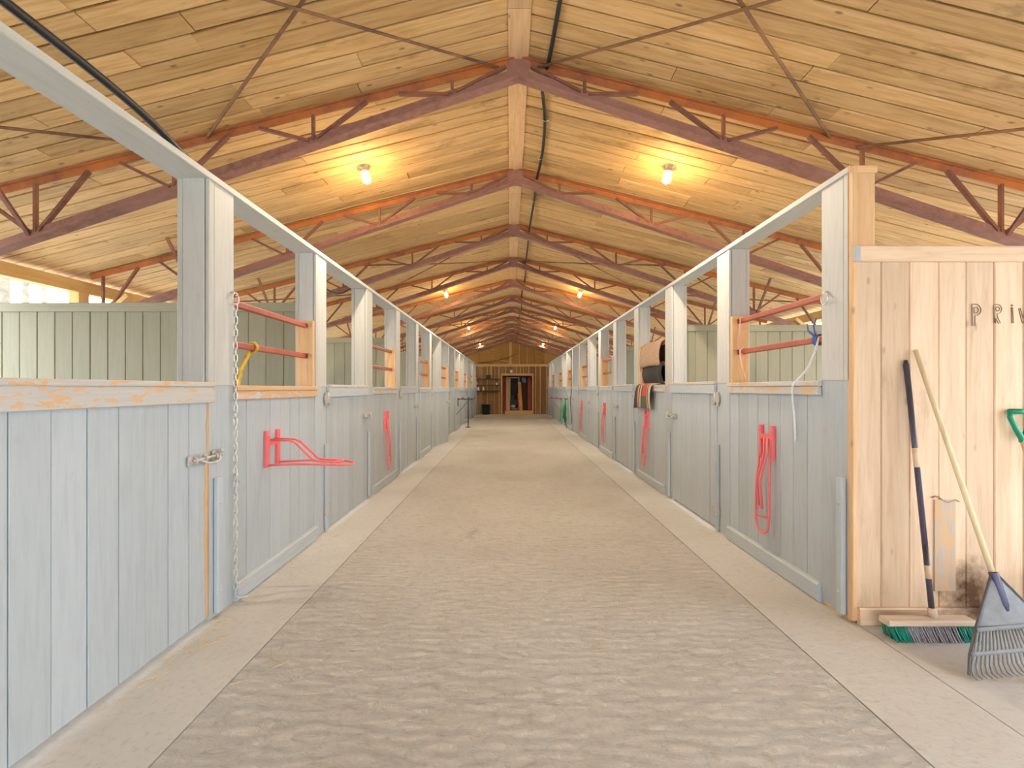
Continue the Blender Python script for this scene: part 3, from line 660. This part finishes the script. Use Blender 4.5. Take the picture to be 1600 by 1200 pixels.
# ------------------------------------------------------------------ saddle racks
def rack(side, u, z, opened, lab, swing=0.):
    """wire saddle rack: two wall plates, long loop, pair of upper arms; folded ones hang down the wall"""
    e = empty('saddle_rack', at(side, u, .004, z-.1), lab, 'saddle rack')
    P = lambda a, b, c: at(side, u+a, b, z+c)
    hw = .085; R = .0085
    for s in (-1, 1):
        A, B = P(s*hw-.018, -.006, -.14), P(s*hw+.018, .02, .13); lo = [min(p, q) for p, q in zip(A, B)]; hi = [max(p, q) for p, q in zip(A, B)]
        pl = box('wall_plate', lo, hi, PINK, e, .003)
        for zz in (-.10, .09):
            m = MB(); m.lathe(P(s*hw, .02, zz), (1 if side == 'L' else -1, 0, 0), [(.009, -.002), (.009, .004), (.004, .006)], 8); m.build('bolt', PINK, pl)
    m = MB(); m.bar(P(-hw, .014, .04), P(hw, .014, .04), .02, .036); m.build('cross_bar', PINK, e)
    def loop(f):
        L = .62; pts = []
        path = [(-hw, .0), (-hw, .10), (-.095, .22), (-.098, L-.12)]
        for k in range(9):
            a = math.pi*k/8; path.append((-.098*math.cos(a), L-.12+.11*math.sin(a)))
        path += [(.098, .22), (hw, .10), (hw, .0)]
        return [f(a, d) for a, d in path]
    if opened:
        f = lambda a, d: P(a*(1-.0*d), .012+d, -.125+.012*math.sin(d*5))
        arms = [[(s*.045, .018, .06), (s*.045, .16, .055), (s*.045, .20, .04), (s*.048, .33, -.085), (s*.05, .37, -.10), (s*.052, .53, -.105)] for s in (-1, 1)]
        cross = [(-.098, .50, -.115), (0, .50, -.10), (.098, .50, -.115)]
    else:
        sk = swing
        f = lambda a, d: P(a+sk*d, .024+.015*math.sin(d*4), -.12-d)
        arms = [[(s*.024-.03, .03, .03), (s*.024-.045, .04, -.08), (s*.024+.035, .055, -.32), (s*.024+.0+sk*.3, .05, -.52)] for s in (-1, 1)]
        cross = [(-.096+sk*.48, .028, -.58), (0+sk*.5, .03, -.60), (.096+sk*.5, .028, -.61)]
    m = MB(); m.tube(loop(f), R, 8); m.build('loop', PINK, e)
    for a in arms:
        m = MB(); m.tube([P(*q) for q in a], R, 8); m.build('arm', PINK, e)
    m = MB(); m.tube([P(*arms[0][-1]), P(*arms[1][-1])], .011, 8); m.build('arm_end', PINK, e)
    m = MB(); m.tube([P(*q) for q in cross], .007, 6); m.build('spreader', PINK, e)
    return e
rack('L', 3.64, .955, True, 'coral red saddle rack folded out into the aisle')
rack('L', 7.0, .94, False, 'coral red saddle rack folded flat on the left row of stalls', .10)
rack('R', 3.80, .98, False, 'coral red folded saddle rack below the window with the white rope', .03)
rack('R', 7.15, .96, False, 'coral red folded saddle rack hanging below the striped blanket', .12)
rack('R', 10.35, .96, False, 'coral red folded saddle rack in front of the second chain post on the right', .05)
rack('R', 13.6, .93, False, 'coral red folded saddle rack closest to the hanging green rope', .12)

# ------------------------------------------------------------------ chains
LINK = {}
def chain(side, u, z0, z1, lab, pitch=.041, v=.03):
    e = empty('chain', at(side, u, v, z1), lab, 'chain')
    P = lambda a, b, c: Vector(at(side, u+a, b, c))
    m = MB(); m.tube([P(.037*math.cos(a*.393), v, z0+.037*math.sin(a*.393)) for a in range(16)], .0045, 6, True); m.build('ring', GALV, e)
    m = MB(); m.tube([P(0, -.02, z0+.045), P(0, v-.005, z0+.045), P(0, v+.012, z0+.03), P(0, v, z0+.02)], .006, 6); m.build('eye_bolt', GALV, e)
    n = int((z0-.045-z1)/pitch)
    if 'l' not in LINK:
        mm = MB(); pts = []
        for k in range(12):
            a = 2*math.pi*k/12; pts.append((.0105*math.cos(a), 0, .0105*math.sin(a)+(.0145 if math.sin(a) > .01 else -.0145 if math.sin(a) < -.01 else 0)))
        mm.tube(pts, .0036, 5, True); o = mm.build('link', GALV); LINK['l'] = o.data; bpy.data.objects.remove(o)
    for k in range(n):
        link('link', LINK['l'], e, P(random.uniform(-.002, .002), v, z0-.055-k*pitch), (0, 0, math.pi/4+(math.pi/2 if k % 2 else 0)))
    zb = z0-.055-n*pitch
    m = MB(); m.tube([P(0, v, zb+.02), P(.01, v+.02, zb+.0), P(.03, v+.05, zb-.005), P(.035, v+.07, zb+.0), P(.015, v+.05, zb+.01)], .005, 6); m.build('snap_hook', GALV, e)
    m = MB(); q = z0-1.15; m.tube([P(.0, v+.008, q+.03), P(.012, v+.012, q), P(.02, v+.012, q-.05), P(.012, v+.012, q-.045), P(.0, v+.01, q)], .004, 6); m.build('snap_hook', GALV, e)
    return e
chain('L', FE(0)-.028, 1.98, .03, 'long steel chain hanging down the post beside the worn door')
chain('L', FE(4)-.0, 1.98, .03, 'steel chain hanging on the post before the door ajar')
chain('R', FE(4)-.05, 2.0, .03, 'steel chain hanging on the post past the blankets')
# ring on the right corner post
e = empty('tie_ring', at('R', NE(0)+.21, .02, 1.98), 'steel tie ring on the grey corner post', 'ring')
P = lambda a, b, c: at('R', NE(0)+.20+a, b, c)
m = MB(); m.tube([P(.036*math.cos(a*.393), .022, 1.975+.036*math.sin(a*.393)) for a in range(16)], .004, 6, True); m.build('ring', GALV, e)
m = MB(); m.tube([P(0, -.02, 2.02), P(0, .02, 2.02), P(0, .03, 2.005)], .006, 6); m.build('eye_bolt', GALV, e)

# ------------------------------------------------------------------ ropes and straps on the bars
NYL = plain('white_nylon_rope', (.72, .74, .80), .6); BLUE = plain('knotted_rope', (.10, .17, .42), .6); TWINE = plain('pink_twine', (.82, .42, .28), .8); YEL = plain('yellow_webbing', (.62, .42, .05), .7, 0, .4, 20)
yb = FE(0)
cable('lead_rope', [at('R', yb+.12, -.058, 1.75), at('R', yb+.15, -.052, 1.66), at('R', yb+.20, -.035, 1.55), at('R', yb+.245, .0, 1.475), at('R', yb+.265, .034, 1.42), at('R', yb+.275, .03, 1.33), at('R', yb+.285, .012, 1.20), at('R', yb+.28, .006, 1.02)], .0065, NYL, 'thin white rope trailing from the lower red bar over the sill', 'rope')
yb += .125
e = empty('knotted_rope', at('R', yb+.03, -.08, 1.735), 'blue cord knotted around the lower red bar at the corner post', 'cord')
m = MB(); q = lambda a, b, c: at('R', yb+a, b, c)
for k in range(3): m.tube([q(.02+.018*k, -.082+.03*math.cos(a*.524), 1.735+.034*math.sin(a*.524)) for a in range(12)], .0075, 6, True)
m.build('wrap', BLUE, e); m = MB(); m.tube([q(.03, -.05, 1.76), q(.07, -.03, 1.80), q(.10, -.04, 1.85)], .007, 6); m.tube([q(.02, -.05, 1.76), q(.01, -.03, 1.83), q(.015, -.05, 1.88)], .007, 6); m.build('loose_end', BLUE, e)
u = NE(1)-.10
e = empty('baler_twine', at('R', u, -.08, 1.735), 'pink twine tied between the two red bars at the bare jamb', 'twine')
m = MB(); m.tube([at('R', u, -.055, 2.04), at('R', u+.01, -.05, 1.9), at('R', u+.005, -.055, 1.74)], .004, 5); m.build('strand', TWINE, e)
m = MB()
for k in range(3): m.tube([at('R', u+.012*k-.01, -.081+.029*math.cos(a*.524), 1.735+.032*math.sin(a*.524)) for a in range(12)], .005, 5, True)
m.build('knot', TWINE, e); m = MB(); m.tube([at('R', u, -.05, 1.72), at('R', u-.05, -.04, 1.62), at('R', u-.10, -.045, 1.52), at('R', u-.11, -.04, 1.48)], .0045, 5); m.build('tail', TWINE, e)
u = FE(0)+.39
e = empty('webbing_strap', at('L', u, -.08, 1.70), 'yellow webbing strap looped over the lower red bar behind the chain post', 'strap')
m = MB(); m.tube([at('L', u, -.081+.032*math.cos(a*.524), 1.70+.036*math.sin(a*.524)) for a in range(12)], .011, 6, True); m.build('loop', YEL, e)
m = MB(); m.bar(at('L', u, -.10, 1.685), at('L', u-.10, -.115, 1.53), .034, .012, (1, 0, 0)); m.bar(at('L', u-.098, -.115, 1.535), at('L', u-.15, -.11, 1.42), .040, .012, (1, 0, 0)); m.build('tail', YEL, e)

# ------------------------------------------------------------------ blankets at the third right bay
def stripes(key, stops, ax=1, scale=1, off=0., patch=None):
    m, t, n, l, p = nt(key); tc = n.new('ShaderNodeTexCoord'); sp = n.new('ShaderNodeSeparateXYZ'); l.new(tc.outputs['Object'], sp.inputs[0])
    ma = n.new('ShaderNodeMath'); ma.operation = 'MULTIPLY_ADD'; ma.inputs[1].default_value = scale; ma.inputs[2].default_value = off; l.new(sp.outputs[ax], ma.inputs[0])
    c = ramp(n, l, ma.outputs[0], stops, 'CONSTANT')
    if patch:
        zz = n.new('ShaderNodeMath'); zz.operation = 'LESS_THAN'; zz.inputs[1].default_value = patch[0]; l.new(sp.outputs[2], zz.inputs[0])
        inr = ramp(n, l, ma.outputs[0], [(0, (0, 0, 0)), (patch[1], (1, 1, 1)), (patch[2], (0, 0, 0))], 'CONSTANT')
        mu = n.new('ShaderNodeMath'); mu.operation = 'MULTIPLY'; l.new(zz.outputs[0], mu.inputs[0]); l.new(inr, mu.inputs[1])
        c = mixc(n, l, mu.outputs[0], c, patch[3])
    v, _ = coords(n, l, (1, 1, 1), False); g = noise(n, l, v, 60, 3, .6); c = mixc(n, l, 1, c, ramp(n, l, g, [(.3, (.8, .8, .8)), (.7, (1.1, 1.1, 1.1))]), 'MULTIPLY')
    l.new(c, p.inputs['Base Color']); p.inputs['Roughness'].default_value = .95; bump(n, l, p, g, .4, .003); return m
def drape(name, side, u0, u1, path, mat, lab, th=.012, flare=0., wob=.008, tilt=0., cat='blanket'):
    """cloth hung over a bar: path is a list of (v, z)"""
    # resample path
    pts = [Vector((a, b)) for a, b in path]; seg = [0]
    for a, b in zip(pts, pts[1:]): seg.append(seg[-1]+(b-a).length)
    N = 22; M = 13; rows = []
    for i in range(N):
        d = seg[-1]*i/(N-1); k = max(j for j in range(len(seg)-1) if seg[j] <= d+1e-9); f = (d-seg[k])/(seg[k+1]-seg[k]); q = pts[k].lerp(pts[k+1], f)
        row = []
        for j in range(M):
            t = j/(M-1); drop = (i/(N-1))
            u = u0+(u1-u0)*t+flare*(t-.5)*2*drop+tilt*drop
            row.append(at(side, u, q[0]+wob*math.sin(t*9+drop*3)*(.3+drop), q[1]-.025*drop*abs(t-.45)*2*(1 if flare else .4)))
        rows.append(row)
    m = MB(); m.sheet(rows, th); o = m.build(name, mat, None, at(side, (u0+u1)/2, path[-1][0], path[-1][1])); return setp(o, lab, cat)
B3a, B3b = FE(2), NE(3)
TAN = stripes('tan_felt', [(0, (.45, .30, .19)), (.9, (.10, .07, .05))], 1, 1, .5)
CHAR = plain('charcoal_felt', (.045, .045, .043), .95, 0, .35, 30, .4)
SER = stripes('striped_saddle_blanket', [(0, (.60, .42, .30)), (.07, (.05, .04, .03)), (.15, (.62, .44, .32)), (.23, (.06, .045, .035)), (.28, (.62, .085, .05)), (.56, (.06, .045, .035)), (.61, (.62, .46, .35)), (.70, (.05, .04, .03)), (.76, (.58, .36, .27)), (.86, (.42, .06, .04)), (.93, (.04, .035, .03))], 1, 1.55, .5, (.17, .28, .56, (.12, .135, .07)))
drape('saddle_pad', 'R', B3a+.27, B3b-.10, [(-.19, 1.66), (-.185, 1.85), (-.17, 2.00), (-.13, 2.075), (-.075, 2.085), (-.03, 2.04), (.0, 1.93), (.005, 1.80), (-.01, 1.73)], plain('tan_felt_pad', (.47, .31, .20), .95, 0, .2, 30, .4), 'tan felt saddle pad hung over the upper bar of the blanket stall', .028, .0, .010)
drape('saddle_pad', 'R', B3a+.24, B3b-.14, [(-.15, 1.50), (-.15, 1.64), (-.12, 1.765), (-.08, 1.775), (-.04, 1.73), (-.02, 1.62), (-.05, 1.52), (-.08, 1.47)], CHAR, 'charcoal felt saddle pad hung over the lower bar of the blanket stall', .03, -.03, .010)
drape('striped_blanket', 'R', B3a+.42, B3b-.18, [(-.13, 1.475), (-.05, 1.474), (.02, 1.47), (.06, 1.44), (.075, 1.36), (.08, 1.25), (.075, 1.12)], SER, 'red, cream and black striped blanket draped over the stall sill', .014, .10, .012, .10)

# ------------------------------------------------------------------ broom, rake and shovel at the bare wall
yb_, yt_ = 2.69, YW-.042
H0, H1 = Vector((2.386, 2.71, .10)), Vector((2.338, yt_, 1.568))
e = empty('push_broom', (2.34, 2.69, 0), 'push broom with green and grey bristles leaning against the bare board wall', 'broom')
HN = wood('Z', 'broom_handle_paint', (.03, .028, .045), (.06, .055, .085), (.11, .10, .14), .2, rough=.35)
m = MB(); m.tube([H0.lerp(H1, t) for t in (0, .28)], .0145, 12); m.build('handle', HN, e, H0)
for tt in ((.15, .2), (.575, .65)):
    m = MB(); m.tube([H0.lerp(H1, t) for t in tt], .0149, 12); m.build('worn_band', pale_wood('Z'), e, H0)
m = MB(); m.tube([H0.lerp(H1, t) for t in (.28, .985)], .0145, 12); m.build('handle', HN, e, H0)
m = MB(); m.tube([H0.lerp(H1, t) for t in (.985, 1.0)], [.011, .009], 10); m.build('handle_tip', BLACK, e, H0)
BLK = wood('X', 'broom_block', (.45, .36, .27), (.60, .48, .37), (.68, .57, .46), .2)
b0 = box('block', (2.10, 2.655, .078), (2.585, 2.735, .112), BLK, e, .01)
m = MB(); m.lathe((2.386, 2.708, .10), H1-H0, [(.024, 0), (.022, .05), (.017, .06)], 12); m.build('socket', BLK, e)
random.seed(3)
def bristles(x0, x1, mat):
    m = MB(); n = int((x1-x0)/.0085)
    for k in range(n):
        for r in range(5):
            x = x0+(x1-x0)*(k+.5)/n+random.uniform(-.003, .003); y = 2.662+r*.0165
            dx = .022+random.uniform(-.008, .010); dy = -.022+r*.008+random.uniform(-.006, .006)
            m.tube([(x, y, .082), (x+dx*.5, y+dy*.5, .04), (x+dx, y+dy, .002)], [.0024, .0028, .0032], 4)
    o = m.build('bristles', mat, e); o['kind'] = 'stuff'; return o
bristles(2.105, 2.20, plain('green_bristle', (.0, .27, .19), .5)); bristles(2.20, 2.475, plain('grey_bristle', (.34, .32, .36), .6, 0, .35, 60)); bristles(2.475, 2.58, plain('green_bristle', (.0, .27, .19), .5))
# rake
R0, R1 = Vector((2.52, 2.344, .02)), Vector((2.392, YW-.045, 1.627))
AX = (R1-R0); RL = AX.length; AX.normalize(); SX = Vector((1, 0, 0)); SX = (SX-AX*SX.dot(AX)).normalized(); NX = AX.cross(SX)
if NX.y > 0: NX = -NX
e = empty('leaf_rake', R0, 'grey plastic leaf rake with a pale wooden handle leaning beside the broom', 'rake')
RK = lambda a, d, f=0: R0+SX*a+AX*d+NX*f
RG = plain('grey_rake_plastic', (.22, .235, .25), .6, 0, .2, 18); RD = plain('dark_rake_plastic', (.10, .105, .12), .5, 0, .25, 18)
m = MB(); m.tube([RK(0, .40), RK(0, 1.0), RK(0, RL)], [.0135, .0135, .012], 12); m.build('handle', wood('Z', 'ash_handle', (.58, .46, .25), (.70, .58, .36), (.78, .67, .46), .15), e, R0)
m = MB(); m.lathe(RK(0, .30, .006), AX, [(.012, -.03), (.018, 0), (.021, .15), (.0205, .155)], 12); m.build('ferrule', plain('ferrule_plastic', (.07, .07, .15), .35), e, R0)
rowsP = []
for i in range(12):
    t = i/11; d = .43-.235*t; hw_ = .022+.163*t**1.0; rowsP.append([RK(hw_*(2*j/14-1), d, .012*math.cos((2*j/14-1)*1.5)) for j in range(15)])
m = MB(); m.sheet(rowsP, .006); m.build('fan_plate', RG, e, R0)
for s in (-1, 1):
    m = MB(); m.tube([RK(s*.02, .435, .006), RK(s*.187, .19, .0), RK(s*.25, .09, .0), RK(s*.30, .012, .02)], .0065, 8); m.build('edge_rib', RD, e, R0)
NT = 24
for k in range(NT):
    a = 2*(k+.5)/NT-1
    m = MB(); m.tube([RK(a*.183, .205, .010), RK(a*.235, .115, .012), RK(a*.275, .04, .006), RK(a*.295, .008, .02), RK(a*.302, -.004, .045)], [.0052, .0052, .0048, .0042, .003], 6); m.build('tine', RG, e, R0)
m = MB(); P = [[RK(b*.252, .085+.02*q, .0135) for b in [x/8-1 for x in range(17)]] for q in (0, .5, 1)]; m.sheet(P, .004); m.build('cross_band', RG, e, R0)
m = MB(); P = [[RK(b*.188, .19+.02*q, .016) for b in [x/8-1 for x in range(17)]] for q in (0, .5, 1)]; m.sheet(P, .006); m.build('cross_band', RG, e, R0)
# shovel, only its green grip reaches into the frame
e = empty('shovel', (3.02, 2.62, 0), 'shovel with a green plastic D grip leaning against the bare board wall', 'shovel')
GR = plain('green_grip_plastic', (.0, .26, .14), .35)
T = Vector((3.00, YW-.055, 1.265)); Q = Vector((3.00, YW-.07, 1.09)); F = Vector((3.05, 2.62, .30))
m = MB(); m.tube([T+Vector((-.062, 0, 0)), T+Vector((.062, 0, 0))], .0165, 12); m.build('grip', GR, e)
m = MB()
for s in (-1, 1): m.tube([T+Vector((s*.058, 0, .004)), T+Vector((s*.060, -.002, -.035)), T+Vector((s*.035, -.008, -.10)), Q+Vector((s*.008, 0, .02)), Q], [.0125, .014, .014, .016, .018], 10)
m.build('yoke', GR, e)
m = MB(); m.tube([Q+Vector((0, 0, .02)), F], .017, 12); m.build('shaft', wood('Z', 'ash_handle', (.58, .46, .25), (.70, .58, .36), (.78, .67, .46), .15), e)
P = [[(3.05+(.115*(1-max(0, i-5)**2*.02))*(j/4-1)*1.0, 2.62-.13*(i/8)+.025*(j/4-1)**2-.02, .36-.355*i/8) for j in range(9)] for i in range(9)]
m = MB(); m.sheet(P, .004); m.tube([F+Vector((0, 0, .1)), F-Vector((0, .01, .0))], [.019, .024], 10); m.build('blade', plain('worn_blade_steel', (.25, .25, .26), .4, .8), e)

# ------------------------------------------------------------------ gear further down the aisle
def blanket_bar(side, u, z, mat, lab):
    e = empty('blanket_rack', at(side, u, .01, z-.3), lab, 'blanket rack'); P = lambda a, b, c: at(side, u+a, b, z+c)
    m = MB(); m.box(*[[f(p, q) for p, q in zip(P(-.03, -.01, -.25), P(.03, .02, .05))] for f in (min, max)]); m.build('wall_plate', mat, e)
    m = MB(); m.tube([P(0, .01, 0), P(0, .25, .0), P(0, .55, .01)], .014, 6); m.build('arm', mat, e)
    for d in (.12, .32, .54):
        m = MB(); m.tube([P(-.75, d, .005), P(0, d, .012), P(.4, d, .01), P(.62, d, .07), P(.75, d, .0)], .012, 6); m.build('rail', mat, e)
    m = MB(); m.tube([P(-.6, .02, -.5), P(0, .4, -.02)], .010, 6); m.build('stay', mat, e)
    return e
blanket_bar('L', 16.6, 1.03, BLACKSTEEL, 'black folding blanket rack on the left stalls past the door ajar')
blanket_bar('R', 19.2, 1.0, BARRED, 'dark red folding blanket rack beside the green rope')
e = empty('pipe_stand', at('L', 17.3, .30, 0), 'thin dark pipe standing upright beneath the black blanket rack', 'pipe'); m = MB(); m.tube([at('L', 17.3, .30, 0), at('L', 17.3, .30, 1.02)], .018, 8); m.build('pipe', BLACKSTEEL, e)
m = MB(); m.lathe(at('L', 17.3, .30, 0), (0, 0, 1), [(.10, 0), (.10, .015), (.03, .03)], 12); m.build('foot', BLACKSTEEL, e)
GN = plain('green_rope', (.01, .30, .13), .6, 0, .3, 20)
e = empty('green_rope', at('R', 16.9, .10, 1.0), 'bundle of green rope hanging from a bracket on the right stalls', 'rope')
random.seed(11)
for k in range(11):
    a = random.uniform(-.12, .12); lo = random.uniform(.02, .35); m = MB(); m.tube([at('R', 16.9+a*.5, .09, 1.02), at('R', 16.9+a, .10+random.uniform(-.03, .06), .7), at('R', 16.9+a*1.6, .11+random.uniform(-.05, .08), lo)], .014, 6); m.build('strand', GN, e)
m = MB(); m.tube([at('R', 16.9, -.01, 1.03), at('R', 16.9, .12, 1.03), at('R', 16.9, .14, 1.08)], .012, 6); m.build('hook', BLACKSTEEL, e)
e = empty('green_rope', at('R', 18.55, .10, 1.0), 'thin pale green rope hanging beyond the green rope bundle', 'rope')
for k in range(4):
    m = MB(); m.tube([at('R', 18.55, .07, 1.0), at('R', 18.55+.03*k, .08, .6), at('R', 18.55+.05*k-.08, .09, .15)], .012, 6); m.build('strand', plain('pale_green_rope', (.10, .42, .26), .6), e)
m = MB(); m.tube([at('R', 18.55, -.01, 1.0), at('R', 18.55, .10, 1.0)], .012, 6); m.build('hook', BLACKSTEEL, e)
cable('conduit', [at('R', FE(8)+.03, .02, 2.69), at('R', FE(8)+.03, .02, 2.0), at('R', FE(8)+.03, .02, 1.3), at('R', FE(8)+.02, .05, 1.05), at('R', FE(8)-.06, .05, .9), at('R', FE(8)-.05, .03, .5), at('R', FE(8)-.05, .025, .25)], .013, BLACK, 'black conduit running down a far stall post on the right', 'conduit')

# ------------------------------------------------------------------ straw on the floor
m = MB(); random.seed(5)
STRAW = plain('straw', (.66, .50, .24), .8, 0, .3, 40)
def straws(n, cx, cy, sx, sy):
    for k in range(n):
        x, y = random.gauss(cx, sx), random.gauss(cy, sy); a = random.uniform(0, math.pi); L = random.uniform(.02, .09)
        if x < -WL+.015 or x > 4.8 or y > YW-.1 and x > WR-.05: continue
        d = Vector((math.cos(a), math.sin(a), random.uniform(0, .1)))*L/2; c = Vector((x, y, .006)); m.tube([c-d, c+d], .0014, 3, smooth=False)
straws(60, -1.72, 2.65, .07, .22); straws(25, -1.2, 2.6, .3, .5); straws(20, 2.55, 2.30, .16, .03); straws(30, 0, 4, 1.2, 1.5); straws(18, -1.7, 4.5, .06, .5); straws(16, 1.95, 4.7, .05, .4)
setp(m.build('straw', STRAW), 'loose straw scattered on the concrete floor', 'straw', kind='stuff')

# ------------------------------------------------------------------ trees outside the open left side
random.seed(21)
BARK = plain('pale_bark', (.17, .14, .10), .9, 0, .4, 6, .6); LEAF = plain('tree_leaves', (.22, .30, .08), .8, 0, .4, 4)
for k, (x, y) in enumerate(((-13.2, 12.5), (-18.2, 18.0), (-24.8, 25.5), (-19.5, 23.5), (-28, 20), (17, 19), (23, 16))):
    e = empty('tree', (x, y, -.06), 'tree with a slim pale trunk standing outside beyond the open side', 'tree', 'trees outside the barn')
    h = random.uniform(13, 15); m = MB(); m.tube([(x, y, -.06), (x+.05, y, h*.4), (x-.04, y+.1, h)], [.13, .10, .03], 8); m.build('trunk', BARK, e, (x, y, -.06))
    m = MB()
    for q in range(700):
        r = Vector((random.gauss(0, 1), random.gauss(0, 1), random.gauss(0, 1))).normalized()*random.uniform(.5, 1)
        c = Vector((x+r.x*1.9, y+r.y*1.9, h+r.z*2.2)); u = Vector((random.uniform(-1, 1), random.uniform(-1, 1), random.uniform(-1, 1))).normalized(); w = u.orthogonal().normalized()
        m.add([c-u*.12, c+w*.06, c+u*.12, c-w*.06], [(0, 1, 2, 3)])
    o = m.build('foliage', LEAF, e, (x, y, -.06)); o['kind'] = 'stuff'
